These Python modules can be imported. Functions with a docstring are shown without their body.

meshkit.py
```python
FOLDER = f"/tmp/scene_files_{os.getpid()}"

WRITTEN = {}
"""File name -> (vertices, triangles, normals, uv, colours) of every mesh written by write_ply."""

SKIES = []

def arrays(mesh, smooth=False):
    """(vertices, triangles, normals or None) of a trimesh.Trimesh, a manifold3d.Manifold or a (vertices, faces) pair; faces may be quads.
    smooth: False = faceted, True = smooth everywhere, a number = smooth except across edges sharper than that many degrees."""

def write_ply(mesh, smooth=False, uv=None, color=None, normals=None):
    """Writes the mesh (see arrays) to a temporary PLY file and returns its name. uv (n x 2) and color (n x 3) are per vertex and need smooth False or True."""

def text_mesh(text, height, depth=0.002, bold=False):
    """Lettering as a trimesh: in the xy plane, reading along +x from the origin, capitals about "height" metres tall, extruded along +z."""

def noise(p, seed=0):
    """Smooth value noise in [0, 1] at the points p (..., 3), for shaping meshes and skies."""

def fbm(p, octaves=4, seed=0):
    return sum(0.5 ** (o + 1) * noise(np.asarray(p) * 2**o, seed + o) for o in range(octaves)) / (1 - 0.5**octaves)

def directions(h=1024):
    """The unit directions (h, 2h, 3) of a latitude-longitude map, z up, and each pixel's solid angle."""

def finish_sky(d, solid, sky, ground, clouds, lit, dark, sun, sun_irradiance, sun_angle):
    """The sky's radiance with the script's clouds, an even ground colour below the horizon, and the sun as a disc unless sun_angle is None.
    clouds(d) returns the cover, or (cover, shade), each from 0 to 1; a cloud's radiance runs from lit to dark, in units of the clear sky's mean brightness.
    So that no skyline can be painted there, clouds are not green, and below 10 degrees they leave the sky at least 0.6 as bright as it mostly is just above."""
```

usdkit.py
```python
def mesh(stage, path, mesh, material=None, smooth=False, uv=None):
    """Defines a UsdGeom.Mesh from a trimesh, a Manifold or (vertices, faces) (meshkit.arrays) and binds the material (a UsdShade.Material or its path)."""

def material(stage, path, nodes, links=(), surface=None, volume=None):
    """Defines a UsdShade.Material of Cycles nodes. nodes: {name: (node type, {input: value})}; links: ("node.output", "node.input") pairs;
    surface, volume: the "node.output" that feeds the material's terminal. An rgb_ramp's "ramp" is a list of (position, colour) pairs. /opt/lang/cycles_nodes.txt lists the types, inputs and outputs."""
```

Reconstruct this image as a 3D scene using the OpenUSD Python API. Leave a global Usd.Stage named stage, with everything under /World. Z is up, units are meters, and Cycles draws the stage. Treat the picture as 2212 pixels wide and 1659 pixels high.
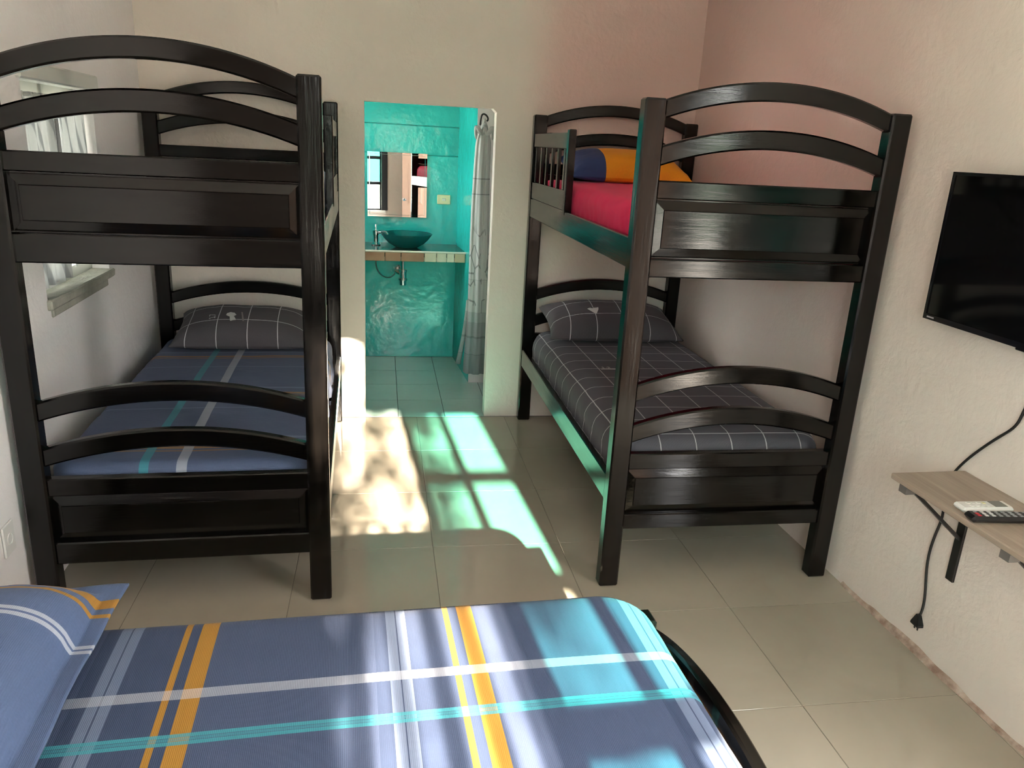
import math
import numpy as np
import trimesh
import usdkit
import meshkit
from pxr import Gf, Sdf, Usd, UsdGeom, UsdLux, UsdShade
from shapely.geometry import Polygon, box as sbox
from shapely.ops import unary_union

stage = Usd.Stage.CreateInMemory()
UsdGeom.SetStageUpAxis(stage, 'Z')
UsdGeom.SetStageMetersPerUnit(stage, 1.0)
WORLD = UsdGeom.Xform.Define(stage, '/World')
stage.SetDefaultPrim(WORLD.GetPrim())
UsdGeom.Scope.Define(stage, '/World/Looks')
rng = np.random.default_rng(7)

# ---------------------------------------------------------------- camera, sky, sun, exposure
YAW, PITCH, ROLL, FPX, CAM_Z = 0.17552537, 0.29945586, -0.05363651, 1663.44, 1.6
EXPOSURE = 1.04
SUN_I, SKY_I = 12.0, 3.1
cam = UsdGeom.Camera.Define(stage, '/World/camera')
cy_, sy_ = math.cos(YAW), math.sin(YAW)
fw = np.array([sy_ * math.cos(PITCH), cy_ * math.cos(PITCH), -math.sin(PITCH)])
rt = np.array([cy_, -sy_, 0.0])
dn = np.cross(fw, rt)
rt, dn = math.cos(ROLL) * rt + math.sin(ROLL) * dn, -math.sin(ROLL) * rt + math.cos(ROLL) * dn
cam.AddTransformOp().Set(Gf.Matrix4d(*rt, 0, *(-dn), 0, *(-fw), 0, 0, 0, CAM_Z, 1))
cam.CreateHorizontalApertureAttr(36.0)
cam.CreateFocalLengthAttr(FPX * 36.0 / 2212.0)
cam.CreateClippingRangeAttr(Gf.Vec2f(0.05, 500.0))
cam.CreateExposureAttr(EXPOSURE)

sky = UsdLux.DomeLight.Define(stage, '/World/sky')
sky.CreateIntensityAttr(SKY_I)
sky.CreateColorAttr(Gf.Vec3f(1.0, 0.975, 0.965))
SUN_T = 0.372                                   # tangent of the sun's height
SUN_DX = -0.070                                 # its sideways drift per metre into the room
sun = UsdLux.DistantLight.Define(stage, '/World/sun')
sun.CreateIntensityAttr(SUN_I)
sun.CreateAngleAttr(0.6)
sun.CreateNormalizeAttr(True)
sun.CreateColorAttr(Gf.Vec3f(1.0, 0.86, 0.68))
d_ = np.array([SUN_DX, 1.0, -SUN_T]); d_ /= np.linalg.norm(d_)
zb = -d_
xb = np.cross([0, 0, 1.0], zb); xb /= np.linalg.norm(xb)
yb = np.cross(zb, xb)
sun.AddTransformOp().Set(Gf.Matrix4d(*xb, 0, *yb, 0, *zb, 0, 0, 0, 30, 1))

# ---------------------------------------------------------------- naming helpers
used = {}


def path_for(name, parent=None):
    base = str(parent.GetPath()) if parent is not None else '/World'
    k = (base, name)
    n = used.get(k, 0)
    used[k] = n + 1
    return f'{base}/{name}' if n == 0 else f'{base}/{name}_{n:03d}'


def tag(prim, label=None, cat=None, group=None, kind=None):
    for k, v in (('label', label), ('category', cat), ('group', group), ('kind', kind)):
        if v:
            prim.SetCustomDataByKey(k, v)
    return prim


def thing(name, label=None, cat=None, loc=(0, 0, 0), rz=0.0, group=None, kind=None, rx=0.0, ry=0.0):
    x = UsdGeom.Xform.Define(stage, path_for(name))
    x.AddTranslateOp().Set(Gf.Vec3d(*map(float, loc)))
    if rz:
        x.AddRotateZOp().Set(float(rz))
    if ry:
        x.AddRotateYOp().Set(float(ry))
    if rx:
        x.AddRotateXOp().Set(float(rx))
    return tag(x.GetPrim(), label, cat, group, kind)


def obj(name, mesh, material, parent=None, smooth=False, uv=None, label=None, kind=None):
    m = usdkit.mesh(stage, path_for(name, parent), mesh, material, smooth=smooth, uv=uv)
    return tag(m.GetPrim(), label, None, None, kind)


def struct(name, mesh, material, parent=None, smooth=False):
    return obj(name, mesh, material, parent, smooth, kind='structure' if parent is None else None)


# ---------------------------------------------------------------- mesh helpers
def cat(*ms):
    ms = [m for m in ms if m is not None]
    return trimesh.util.concatenate(ms)


def bx(x0, x1, y0, y1, z0, z1, c=0.0):
    """A box, chamfered by c."""
    if c <= 0:
        m = trimesh.creation.box([x1 - x0, y1 - y0, z1 - z0])
        m.apply_translation([(x0 + x1) / 2, (y0 + y1) / 2, (z0 + z1) / 2])
        return m
    c = min(c, 0.45 * min(x1 - x0, y1 - y0, z1 - z0))
    p = []
    for X, sx in ((x0, 1), (x1, -1)):
        for Y, sy in ((y0, 1), (y1, -1)):
            for Z, sz in ((z0, 1), (z1, -1)):
                p += [(X, Y + sy * c, Z + sz * c), (X + sx * c, Y, Z + sz * c), (X + sx * c, Y + sy * c, Z)]
    return trimesh.convex.convex_hull(np.array(p))


def prism(poly, z0, z1):
    m = trimesh.creation.extrude_polygon(poly, z1 - z0, engine='earcut')
    m.apply_translation([0, 0, z0])
    return m


def up_xz(poly, y0, y1):
    """A polygon drawn in (x, z), extruded from y0 to y1."""
    m = prism(poly, 0, y1 - y0)
    T = np.array([[1, 0, 0, 0], [0, 0, -1, y1], [0, 1, 0, 0], [0, 0, 0, 1.0]])
    m.apply_transform(T)
    return m


def up_yz(poly, x0, x1):
    """A polygon drawn in (y, z), extruded from x0 to x1."""
    m = prism(poly, 0, x1 - x0)
    T = np.array([[0, 0, 1, x0], [1, 0, 0, 0], [0, 1, 0, 0], [0, 0, 0, 1.0]])
    m.apply_transform(T)
    return m


def tube(pts, r, sides=10, caps=True):
    pts = np.asarray(pts, float)
    r = np.broadcast_to(np.asarray(r, float), (len(pts),))
    t = np.gradient(pts, axis=0)
    t /= np.linalg.norm(t, axis=1, keepdims=True)
    n = np.cross(t[0], [0, 0, 1.0] if abs(t[0][2]) < 0.9 else [1.0, 0, 0])
    n /= np.linalg.norm(n)
    V, a = [], np.linspace(0, 2 * np.pi, sides, endpoint=False)
    for i in range(len(pts)):
        n = n - t[i] * (n @ t[i]); n /= np.linalg.norm(n)
        b = np.cross(t[i], n)
        V.append(pts[i] + r[i] * (np.cos(a)[:, None] * n + np.sin(a)[:, None] * b))
    V = np.vstack(V); F = []
    for i in range(len(pts) - 1):
        for j in range(sides):
            k = (j + 1) % sides
            F += [(i * sides + j, i * sides + k, (i + 1) * sides + k), (i * sides + j, (i + 1) * sides + k, (i + 1) * sides + j)]
    if caps:
        V = np.vstack([V, pts[0], pts[-1]])
        e = (len(pts) - 1) * sides
        for j in range(sides):
            k = (j + 1) % sides
            F += [(len(V) - 2, k, j), (len(V) - 1, e + j, e + k)]
    return trimesh.Trimesh(V, F, process=False)


def spline(pts, n=40):
    from scipy.interpolate import CubicSpline
    p = np.asarray(pts, float)
    s = np.r_[0, np.cumsum(np.linalg.norm(np.diff(p, axis=0), axis=1))]
    return CubicSpline(s, p)(np.linspace(0, s[-1], n))


def lathe(profile, at=(0, 0, 0), sides=40):
    m = trimesh.creation.revolve(np.asarray(profile, float), sections=sides)
    m.apply_translation(at)
    return m


def moved(m, d):
    m = m.copy(); m.apply_translation(d); return m


def rot(m, deg, axis, point=(0, 0, 0)):
    m = m.copy(); m.apply_transform(trimesh.transformations.rotation_matrix(math.radians(deg), axis, point)); return m


def arch_bar(x0, x1, z_end, z_apex, h, y0, y1, c=0.006, n=28):
    """An arched bar; z_end / z_apex are its top edge, h its depth."""
    s = np.linspace(-1, 1, n)
    xs = (x0 + x1) / 2 + s * (x1 - x0) / 2
    rise = z_apex - z_end
    half = (x1 - x0) / 2
    Rr = (half ** 2 + rise ** 2) / (2 * rise)
    zt = z_apex - Rr + np.sqrt(Rr ** 2 - (s * half) ** 2)
    zbm = zt - h
    V, F = [], []
    for i in range(n):
        for (y, z) in ((y0, zbm[i] + c), (y0, zt[i] - c), (y0 + c, zt[i]), (y1 - c, zt[i]), (y1, zt[i] - c), (y1, zbm[i] + c), (y1 - c, zbm[i]), (y0 + c, zbm[i])):
            V.append((xs[i], y, z))
    for i in range(n - 1):
        for j in range(8):
            k = (j + 1) % 8
            F += [(i * 8 + j, (i + 1) * 8 + j, (i + 1) * 8 + k), (i * 8 + j, (i + 1) * 8 + k, i * 8 + k)]
    for j in range(1, 7):
        F += [(0, j, j + 1), ((n - 1) * 8, (n - 1) * 8 + j + 1, (n - 1) * 8 + j)]
    m = trimesh.Trimesh(V, F, process=False)
    m.fix_normals()
    return m


def raised_panel(x0, x1, z0, z1, y_face, y_back, bev=0.035, proud=0.013):
    """A panel whose field stands proud (towards -y) inside a sloping margin."""
    g = 0.004
    yf = y_face
    ym = yf + proud
    P = [(x0, y_back), (x1, y_back)]
    V = []
    for (a, b, c, d, y) in ((x0, x1, z0, z1, y_back), (x0, x1, z0, z1, ym), (x0 + g, x1 - g, z0 + g, z1 - g, ym), (x0 + bev, x1 - bev, z0 + bev, z1 - bev, yf + 0.003), (x0 + bev + 0.002, x1 - bev - 0.002, z0 + bev + 0.002, z1 - bev - 0.002, yf)):
        V += [(a, y, c), (b, y, c), (b, y, d), (a, y, d)]
    F = [(3, 2, 1), (3, 1, 0)]
    F = [(0, 2, 1), (0, 3, 2)]
    for k in range(4):
        for j in range(4):
            i2 = (j + 1) % 4
            F += [(k * 4 + j, k * 4 + i2, (k + 1) * 4 + i2), (k * 4 + j, (k + 1) * 4 + i2, (k + 1) * 4 + j)]
    F += [(16, 17, 18), (16, 18, 19)]
    m = trimesh.Trimesh(V, F, process=False)
    m.fix_normals()
    return m


def cloth_box(lx, ly, h, R=0.10, r=0.05, step=0.02, wr=0.0, seed=1, crown=0.0):
    """A mattress in its fitted sheet, top at z = 0, with unrolled uv in metres. Returns (mesh, uv)."""
    L = (R - r) + r * math.pi / 2 + (h - r)
    ix, iy = lx / 2 - R, ly / 2 - R
    U = np.linspace(-(ix + L), ix + L, int(2 * (ix + L) / step))
    Vv = np.linspace(-(iy + L), iy + L, int(2 * (iy + L) / step))
    uu, vv = np.meshgrid(U, Vv, indexing='ij')
    cx, cy = np.clip(uu, -ix, ix), np.clip(vv, -iy, iy)
    ex, ey = uu - cx, vv - cy
    d = np.hypot(ex, ey)
    over = d > L
    k = np.where(over, L / np.maximum(d, 1e-9), 1.0)
    ex, ey = ex * k, ey * k
    d = np.minimum(d, L)
    flat = R - r
    t = np.clip((d - flat) / r, 0, math.pi / 2)
    rho = np.where(d < flat, d, flat + r * np.sin(t))
    z = np.where(d < flat, 0, -(r - r * np.cos(t))) - np.maximum(0, d - flat - r * math.pi / 2)
    dd = np.maximum(d, 1e-9)
    x, y = cx + ex / dd * rho, cy + ey / dd * rho
    if crown:
        z = z + crown * (1 - (x / (lx / 2)) ** 4) * (1 - (y / (ly / 2)) ** 4) - crown
    if wr:
        q = np.stack([x * 5, y * 5, z * 7], -1)
        n1 = meshkit.fbm(q, 4, seed) - 0.5
        side = np.clip((d - flat) / (h), 0, 1)
        q2 = np.stack([x * 22 + 6 * meshkit.noise(q, seed + 9), y * 22, z * 5], -1)
        n2 = meshkit.fbm(q2, 3, seed + 3) - 0.5
        z = z + wr * 0.5 * n1 * (1 - side)
        x = x + np.where(side > 0, ex / dd, 0) * wr * 2.2 * n2 * side
        y = y + np.where(side > 0, ey / dd, 0) * wr * 2.2 * n2 * side
    P = np.stack([x, y, z], -1).reshape(-1, 3)
    uv = np.stack([cx + ex, cy + ey], -1).reshape(-1, 2)
    a, b = uu.shape
    idx = np.arange(a * b).reshape(a, b)
    q0, q1, q2_, q3 = idx[:-1, :-1].ravel(), idx[1:, :-1].ravel(), idx[1:, 1:].ravel(), idx[:-1, 1:].ravel()
    F = np.vstack([np.stack([q0, q1, q2_], 1), np.stack([q0, q2_, q3], 1)])
    ar = np.linalg.norm(np.cross(P[F[:, 1]] - P[F[:, 0]], P[F[:, 2]] - P[F[:, 0]]), axis=1)
    F = F[ar > 1e-9]
    n0 = len(P)
    m = 0.01
    bot = np.array([(sx * (lx / 2 - m), sy * (ly / 2 - m), -h + 0.004) for sx, sy in ((-1, -1), (1, -1), (1, 1), (-1, 1))])
    P = np.vstack([P, bot]); uv = np.vstack([uv, np.zeros((4, 2))])
    F = np.vstack([F, [[n0, n0 + 2, n0 + 1], [n0, n0 + 3, n0 + 2]]])
    return trimesh.Trimesh(P, F, process=False), uv


def pillow(a, b, h, n=56, flange=0.0, seed=1, wr=0.006, low=0.45, pinch=0.06):
    """A pillow lying in xy: half sizes a, b, height h above its seam. Returns (mesh, uv)."""
    s = np.linspace(-1, 1, n)
    uu, vv = np.meshgrid(s, s, indexing='ij')
    fu, fv = (1 - flange / a, 1 - flange / b) if flange else (1.0, 1.0)
    bu, bv = np.clip(np.abs(uu) / fu, 0, 1), np.clip(np.abs(vv) / fv, 0, 1)
    prof = ((1 - bu ** 3.0) * (1 - bv ** 3.0)) ** 0.55
    x = a * uu * (1 - pinch * (1 - vv ** 2) * np.abs(uu))
    y = b * vv * (1 - pinch * (1 - uu ** 2) * np.abs(vv))
    q = np.stack([x * 9, y * 9, np.zeros_like(x) + seed], -1)
    nz = meshkit.fbm(q, 4, seed) - 0.5
    edge = np.clip(1 - prof, 0, 1) * (prof > 0)
    zt = h * prof + wr * nz * (0.5 + 2.2 * edge) + 0.003
    zbm = -h * low * prof - 0.003
    if flange:
        zt = zt + 0.012 * (meshkit.fbm(q * 0.8, 2, seed + 5) - 0.5) * (prof <= 0)
        zbm = np.where(prof <= 0, zt - 0.006, zbm)
    P = np.vstack([np.stack([x, y, zt], -1).reshape(-1, 3), np.stack([x, y, zbm], -1).reshape(-1, 3)])
    uv = np.vstack([np.stack([a * uu, b * vv], -1).reshape(-1, 2)] * 2)
    idx = np.arange(n * n).reshape(n, n)
    q0, q1, q2, q3 = idx[:-1, :-1].ravel(), idx[1:, :-1].ravel(), idx[1:, 1:].ravel(), idx[:-1, 1:].ravel()
    Ft = np.vstack([np.stack([q0, q1, q2], 1), np.stack([q0, q2, q3], 1)])
    F = [Ft, Ft[:, ::-1] + n * n]
    ring = np.r_[idx[:-1, 0], idx[-1, :-1], idx[:0:-1, -1], idx[0, :0:-1]]
    nx = np.roll(ring, -1)
    F.append(np.stack([ring, ring + n * n, nx + n * n], 1)); F.append(np.stack([ring, nx + n * n, nx], 1))
    return trimesh.Trimesh(P, np.vstack(F), process=False), uv


# ---------------------------------------------------------------- materials
MM = {}


def mat(name, nodes, links=(), surface='p.BSDF'):
    MM[name] = usdkit.material(stage, '/World/Looks/' + name, nodes, links, surface=surface)
    return MM[name]


def plain(name, color, rough=0.5, metal=0.0, **kw):
    return mat(name, {'p': ('principled_bsdf', {'base_color': color, 'roughness': rough, 'metallic': metal, **kw})})


def wood(name, axis):
    """Black lacquered timber with the grain along axis."""
    sc = [26.0, 26.0, 26.0]; sc['xyz'.index(axis)] = 1.6
    sc2 = [9.0, 9.0, 9.0]; sc2['xyz'.index(axis)] = 2.2
    return mat(name, {
        'tc': ('texture_coordinate', {}),
        'mp': ('mapping', {'scale': tuple(sc)}),
        'mp2': ('mapping', {'scale': tuple(sc2)}),
        'n': ('noise_texture', {'scale': 1.6, 'detail': 6.0, 'roughness': 0.62, 'distortion': 0.3}),
        'n2': ('noise_texture', {'scale': 1.0, 'detail': 3.0, 'roughness': 0.6}),
        'r': ('rgb_ramp', {'ramp': [(0.3, (0.0012, 0.0011, 0.0010)), (0.62, (0.0026, 0.0021, 0.0018)), (0.85, (0.006, 0.0046, 0.0036))]}),
        'rr': ('map_range', {'from_min': 0.3, 'from_max': 0.75, 'to_min': 0.07, 'to_max': 0.18}),
        'b': ('bump', {'strength': 0.17, 'distance': 0.004}),
        'p': ('principled_bsdf', {'roughness': 0.2, 'ior': 1.45}),
    }, [('tc.object', 'mp.vector'), ('tc.object', 'mp2.vector'), ('mp.vector', 'n.vector'), ('mp2.vector', 'n2.vector'), ('n.fac', 'r.fac'),
        ('r.color', 'p.base_color'), ('n2.fac', 'rr.value'), ('rr.result', 'p.roughness'), ('n.fac', 'b.height'), ('b.normal', 'p.normal')])


for ax in 'xyz':
    wood('wood_' + ax, ax)


def plaid(name, base, stripes_u, stripes_v, angle=0.0, rough=0.85, weave=900.0, tint=(0.75, 0.8, 0.9)):
    """Woven cloth. stripes_*: (position, width, colour, opacity, period or 0). uv in metres."""
    nodes = {'uv': ('uvmap', {'attribute': 'st'}),
             'rot': ('mapping', {'rotation': (0.0, 0.0, angle)}),
             'sep': ('separate_xyz', {}),
             'nn': ('noise_texture', {'scale': 260.0, 'detail': 2.0}),
             'nb': ('noise_texture', {'scale': 3.0, 'detail': 3.0}),
             'base': ('mix_color', {'a': tuple(0.86 * c for c in base), 'b': tuple(min(1, 1.14 * c) for c in base)}),
             'p': ('principled_bsdf', {'roughness': rough, 'sheen_weight': 0.06, 'sheen_roughness': 0.4})}
    links = [('uv.UV', 'rot.vector'), ('rot.vector', 'sep.vector'), ('rot.vector', 'nn.vector'), ('nn.fac', 'base.fac')]
    cur = 'base.result'
    k = 0
    for axis, lst in (('x', stripes_u), ('y', stripes_v)):
        for (pos, w, col, op, per) in lst:
            k += 1
            nodes[f's{k}'] = ('math', {'math_type': 'subtract', 'value2': float(pos - (per / 2 if per else 0))})
            links.append((f'sep.{axis}', f's{k}.value1'))
            src = f's{k}.value'
            if per:
                nodes[f'm{k}'] = ('math', {'math_type': 'floored_modulo', 'value2': float(per)})
                nodes[f'c{k}'] = ('math', {'math_type': 'subtract', 'value2': float(per / 2)})
                links += [(src, f'm{k}.value1'), (f'm{k}.value', f'c{k}.value1')]
                src = f'c{k}.value'
            nodes[f'a{k}'] = ('math', {'math_type': 'absolute'})
            nodes[f'l{k}'] = ('math', {'math_type': 'less_than', 'value2': float(w / 2)})
            nodes[f'o{k}'] = ('math', {'math_type': 'multiply', 'value2': float(op)})
            nodes[f'x{k}'] = ('mix_color', {'b': col})
            links += [(src, f'a{k}.value1'), (f'a{k}.value', f'l{k}.value1'), (f'l{k}.value', f'o{k}.value1'), (f'o{k}.value', f'x{k}.fac'), (cur, f'x{k}.a')]
            cur = f'x{k}.result'
    nodes['w'] = ('wave_texture', {'wave_type': 'bands', 'bands_direction': 'x', 'scale': weave / 10.0, 'distortion': 0.0})
    nodes['b'] = ('bump', {'strength': 0.25, 'distance': 0.0015})
    nodes['b2'] = ('bump', {'strength': 0.25, 'distance': 0.03})
    links += [(cur, 'p.base_color'), ('uv.UV', 'w.vector'), ('w.fac', 'b.height'), ('nb.fac', 'b2.height'), ('rot.vector', 'nb.vector'), ('b.normal', 'b2.normal'), ('b2.normal', 'p.normal')]
    return mat(name, nodes, links)


BLUE = (0.047, 0.068, 0.135)
LIGHT = (0.20, 0.25, 0.37)
WHITE = (0.58, 0.60, 0.67)
TEAL = (0.04, 0.27, 0.33)
OCHRE = (0.36, 0.17, 0.015)
PU = 0.595


def plaid_blue(name, u0, v_white, v_teal, angle=0.0, base=BLUE):
    """u0: where the thin ochre line lies along u."""
    su = [(u0 - 0.055, 0.24, (0.020, 0.036, 0.085), 0.62, PU), (u0 - 0.135, 0.022, LIGHT, 0.55, PU), (u0 - 0.110, 0.022, LIGHT, 0.55, PU),
          (u0, 0.014, OCHRE, 0.95, PU), (u0 + 0.0475, 0.038, OCHRE, 0.95, PU)]
    sv = [(v_white, 0.030, WHITE, 0.36, 0), (v_teal - 0.010, 0.010, TEAL, 0.85, 0), (v_teal, 0.008, TEAL, 0.6, 0), (v_teal + 0.010, 0.010, TEAL, 0.85, 0)]
    return plaid(name, base, su, sv, angle)


GRID = (0.60, 0.60, 0.62)
plaid('grid_cloth', (0.082, 0.082, 0.098), [(0.03, 0.0045, GRID, 0.75, 0.143)], [(0.02, 0.0045, GRID, 0.75, 0.143)], weave=1400)
plaid('grid_pillow', (0.080, 0.074, 0.082), [(0.035, 0.0045, GRID, 0.9, 0.150)], [(0.065, 0.0045, GRID, 0.9, 0.150)], weave=1400)
plaid('fuchsia_cloth', (0.82, 0.002, 0.095), [], [], weave=1400, rough=0.7)
plaid('two_tone_cloth', (0.92, 0.32, 0.004), [(-0.245, 0.21, (0.018, 0.040, 0.150), 1.0, 0)], [], weave=1400, rough=0.7)
plaid('pale_cloth', (0.42, 0.50, 0.62), [(0.0, 0.02, (0.7, 0.7, 0.75), 0.6, 0.2)], [], weave=1400)


def plaster(name, ramp, pos_scale=1.0, bump=0.34, rough=0.75, mask=None):
    """Unevenly trowelled, painted plaster. mask: (nodes, links, output) blends in a second paint colour."""
    nodes = {'g': ('geometry', {}),
             'n': ('noise_texture', {'scale': 1.3 * pos_scale, 'detail': 5.0, 'roughness': 0.6}),
             'r': ('rgb_ramp', {'ramp': ramp}),
             'n1': ('noise_texture', {'scale': 9.0, 'detail': 6.0, 'roughness': 0.6, 'distortion': 0.4}),
             'n2': ('noise_texture', {'scale': 45.0, 'detail': 3.0, 'roughness': 0.5}),
             'v': ('voronoi_texture', {'scale': 7.0, 'randomness': 1.0}),
             'vr': ('map_range', {'from_min': 0.0, 'from_max': 0.13, 'to_min': 1.0, 'to_max': 0.0, 'clamp': True}),
             'ad': ('math', {'math_type': 'multiply_add', 'value2': 0.25}),
             'ad2': ('math', {'math_type': 'multiply_add', 'value2': 0.22}),
             'b': ('bump', {'strength': bump, 'distance': 0.016}),
             'p': ('principled_bsdf', {'roughness': rough})}
    links = [('g.position', 'n.vector'), ('g.position', 'n1.vector'), ('g.position', 'n2.vector'), ('g.position', 'v.vector'), ('n.fac', 'r.fac'),
             ('v.distance', 'vr.value'), ('n2.fac', 'ad.value1'), ('n1.fac', 'ad.value3'), ('vr.result', 'ad2.value1'), ('ad.value', 'ad2.value3'),
             ('ad2.value', 'b.height'), ('b.normal', 'p.normal')]
    col = 'r.color'
    if mask:
        nodes.update(mask[0]); links += mask[1]
        nodes['mx'] = ('mix_color', {'b': mask[3]})
        links += [(mask[2], 'mx.fac'), ('r.color', 'mx.a')]
        col = 'mx.result'
    links.append((col, 'p.base_color'))
    return mat(name, nodes, links)


# the back right corner was painted over in a pinker tone: a patch with a soft rolled edge
pink = ({'sx': ('separate_xyz', {}),
         'mx_': ('map_range', {'from_min': 0.72, 'from_max': 0.98, 'to_min': 0.0, 'to_max': 1.0, 'clamp': True}),
         'mz_': ('map_range', {'from_min': 1.00, 'from_max': 1.45, 'to_min': 0.0, 'to_max': 0.85, 'clamp': True}),
         'my_': ('map_range', {'from_min': 2.1, 'from_max': 3.3, 'to_min': 0.0, 'to_max': 1.0, 'clamp': True}),
         'm1': ('math', {'math_type': 'multiply'}), 'm2': ('math', {'math_type': 'multiply'})},
        [('g.position', 'sx.vector'), ('sx.x', 'mx_.value'), ('sx.z', 'mz_.value'), ('sx.y', 'my_.value'),
         ('mx_.result', 'm1.value1'), ('mz_.result', 'm1.value2'), ('m1.value', 'm2.value1'), ('my_.result', 'm2.value2')],
        'm2.value', (0.74, 0.52, 0.465))
plaster('wall_paint', [(0.25, (0.71, 0.635, 0.565)), (0.75, (0.79, 0.71, 0.635))], mask=pink)
plaster('wall_paint_left', [(0.25, (0.77, 0.74, 0.735)), (0.75, (0.84, 0.81, 0.80))])
plaster('ceiling_paint', [(0.25, (0.78, 0.76, 0.73)), (0.75, (0.82, 0.80, 0.77))], bump=0.15)
plaster('sill_plaster', [(0.3, (0.30, 0.30, 0.25)), (0.7, (0.46, 0.45, 0.38))], pos_scale=8, bump=1.0)
plaster('chipped_trim', [(0.35, (0.30, 0.20, 0.15)), (0.6, (0.52, 0.40, 0.32)), (0.75, (0.62, 0.56, 0.48))], pos_scale=14, bump=1.0)


def teal_paint(name):
    return mat(name, {
        'g': ('geometry', {}),
        'n': ('noise_texture', {'scale': 2.2, 'detail': 5.0, 'roughness': 0.6}),
        'r': ('rgb_ramp', {'ramp': [(0.3, (0.015, 0.40, 0.36)), (0.7, (0.028, 0.50, 0.46))]}),
        'n1': ('noise_texture', {'scale': 14.0, 'detail': 3.0}),
        'b': ('bump', {'strength': 0.3, 'distance': 0.01}),
        'p': ('principled_bsdf', {'roughness': 0.13})},
        [('g.position', 'n.vector'), ('g.position', 'n1.vector'), ('n.fac', 'r.fac'), ('r.color', 'p.base_color'), ('n1.fac', 'b.height'), ('b.normal', 'p.normal')])


teal_paint('teal_paint')


def tile_mat(name, c0, c1, rough=0.07):
    return mat(name, {
        'g': ('geometry', {}),
        'n': ('noise_texture', {'scale': 3.0, 'detail': 6.0, 'roughness': 0.55, 'distortion': 0.6}),
        'r': ('rgb_ramp', {'ramp': [(0.3, c0), (0.7, c1)]}),
        'n1': ('noise_texture', {'scale': 2.0, 'detail': 2.0}),
        'b': ('bump', {'strength': 0.06, 'distance': 0.02}),
        'p': ('principled_bsdf', {'roughness': rough, 'ior': 1.5})},
        [('g.position', 'n.vector'), ('g.position', 'n1.vector'), ('n.fac', 'r.fac'), ('r.color', 'p.base_color'), ('n1.fac', 'b.height'), ('b.normal', 'p.normal')])


tile_mat('floor_tile_a', (0.37, 0.325, 0.258), (0.41, 0.362, 0.29))
tile_mat('floor_tile_b', (0.355, 0.312, 0.248), (0.395, 0.35, 0.28))
tile_mat('floor_tile_c', (0.38, 0.335, 0.268), (0.42, 0.372, 0.30))
tile_mat('bath_tile_a', (0.40, 0.54, 0.49), (0.46, 0.59, 0.54), 0.2)
tile_mat('bath_tile_b', (0.38, 0.51, 0.465), (0.44, 0.57, 0.52), 0.2)
plain('grout', (0.20, 0.17, 0.14), 0.9)
plain('bath_grout', (0.09, 0.12, 0.11), 0.9)
tile_mat('counter_stone', (0.018, 0.030, 0.022), (0.050, 0.065, 0.045), 0.15)
tile_mat('edge_brown', (0.22, 0.10, 0.05), (0.40, 0.22, 0.12), 0.3)
tile_mat('edge_tan', (0.42, 0.30, 0.17), (0.58, 0.46, 0.30), 0.3)
tile_mat('edge_pale', (0.55, 0.50, 0.36), (0.68, 0.64, 0.50), 0.3)
plain('cream_plaster', (0.70, 0.66, 0.55), 0.7)
plain('chrome', (0.75, 0.77, 0.78), 0.10, 1.0)
plain('mirror_silver', (0.92, 0.94, 0.94), 0.008, 1.0)
plain('dark_edge', (0.25, 0.30, 0.29), 0.25)
plain('black_plastic', (0.008, 0.008, 0.009), 0.35)
plain('black_rubber', (0.012, 0.012, 0.012), 0.55)
plain('tv_screen', (0.002, 0.002, 0.0025), 0.06, ior=1.45)
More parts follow.
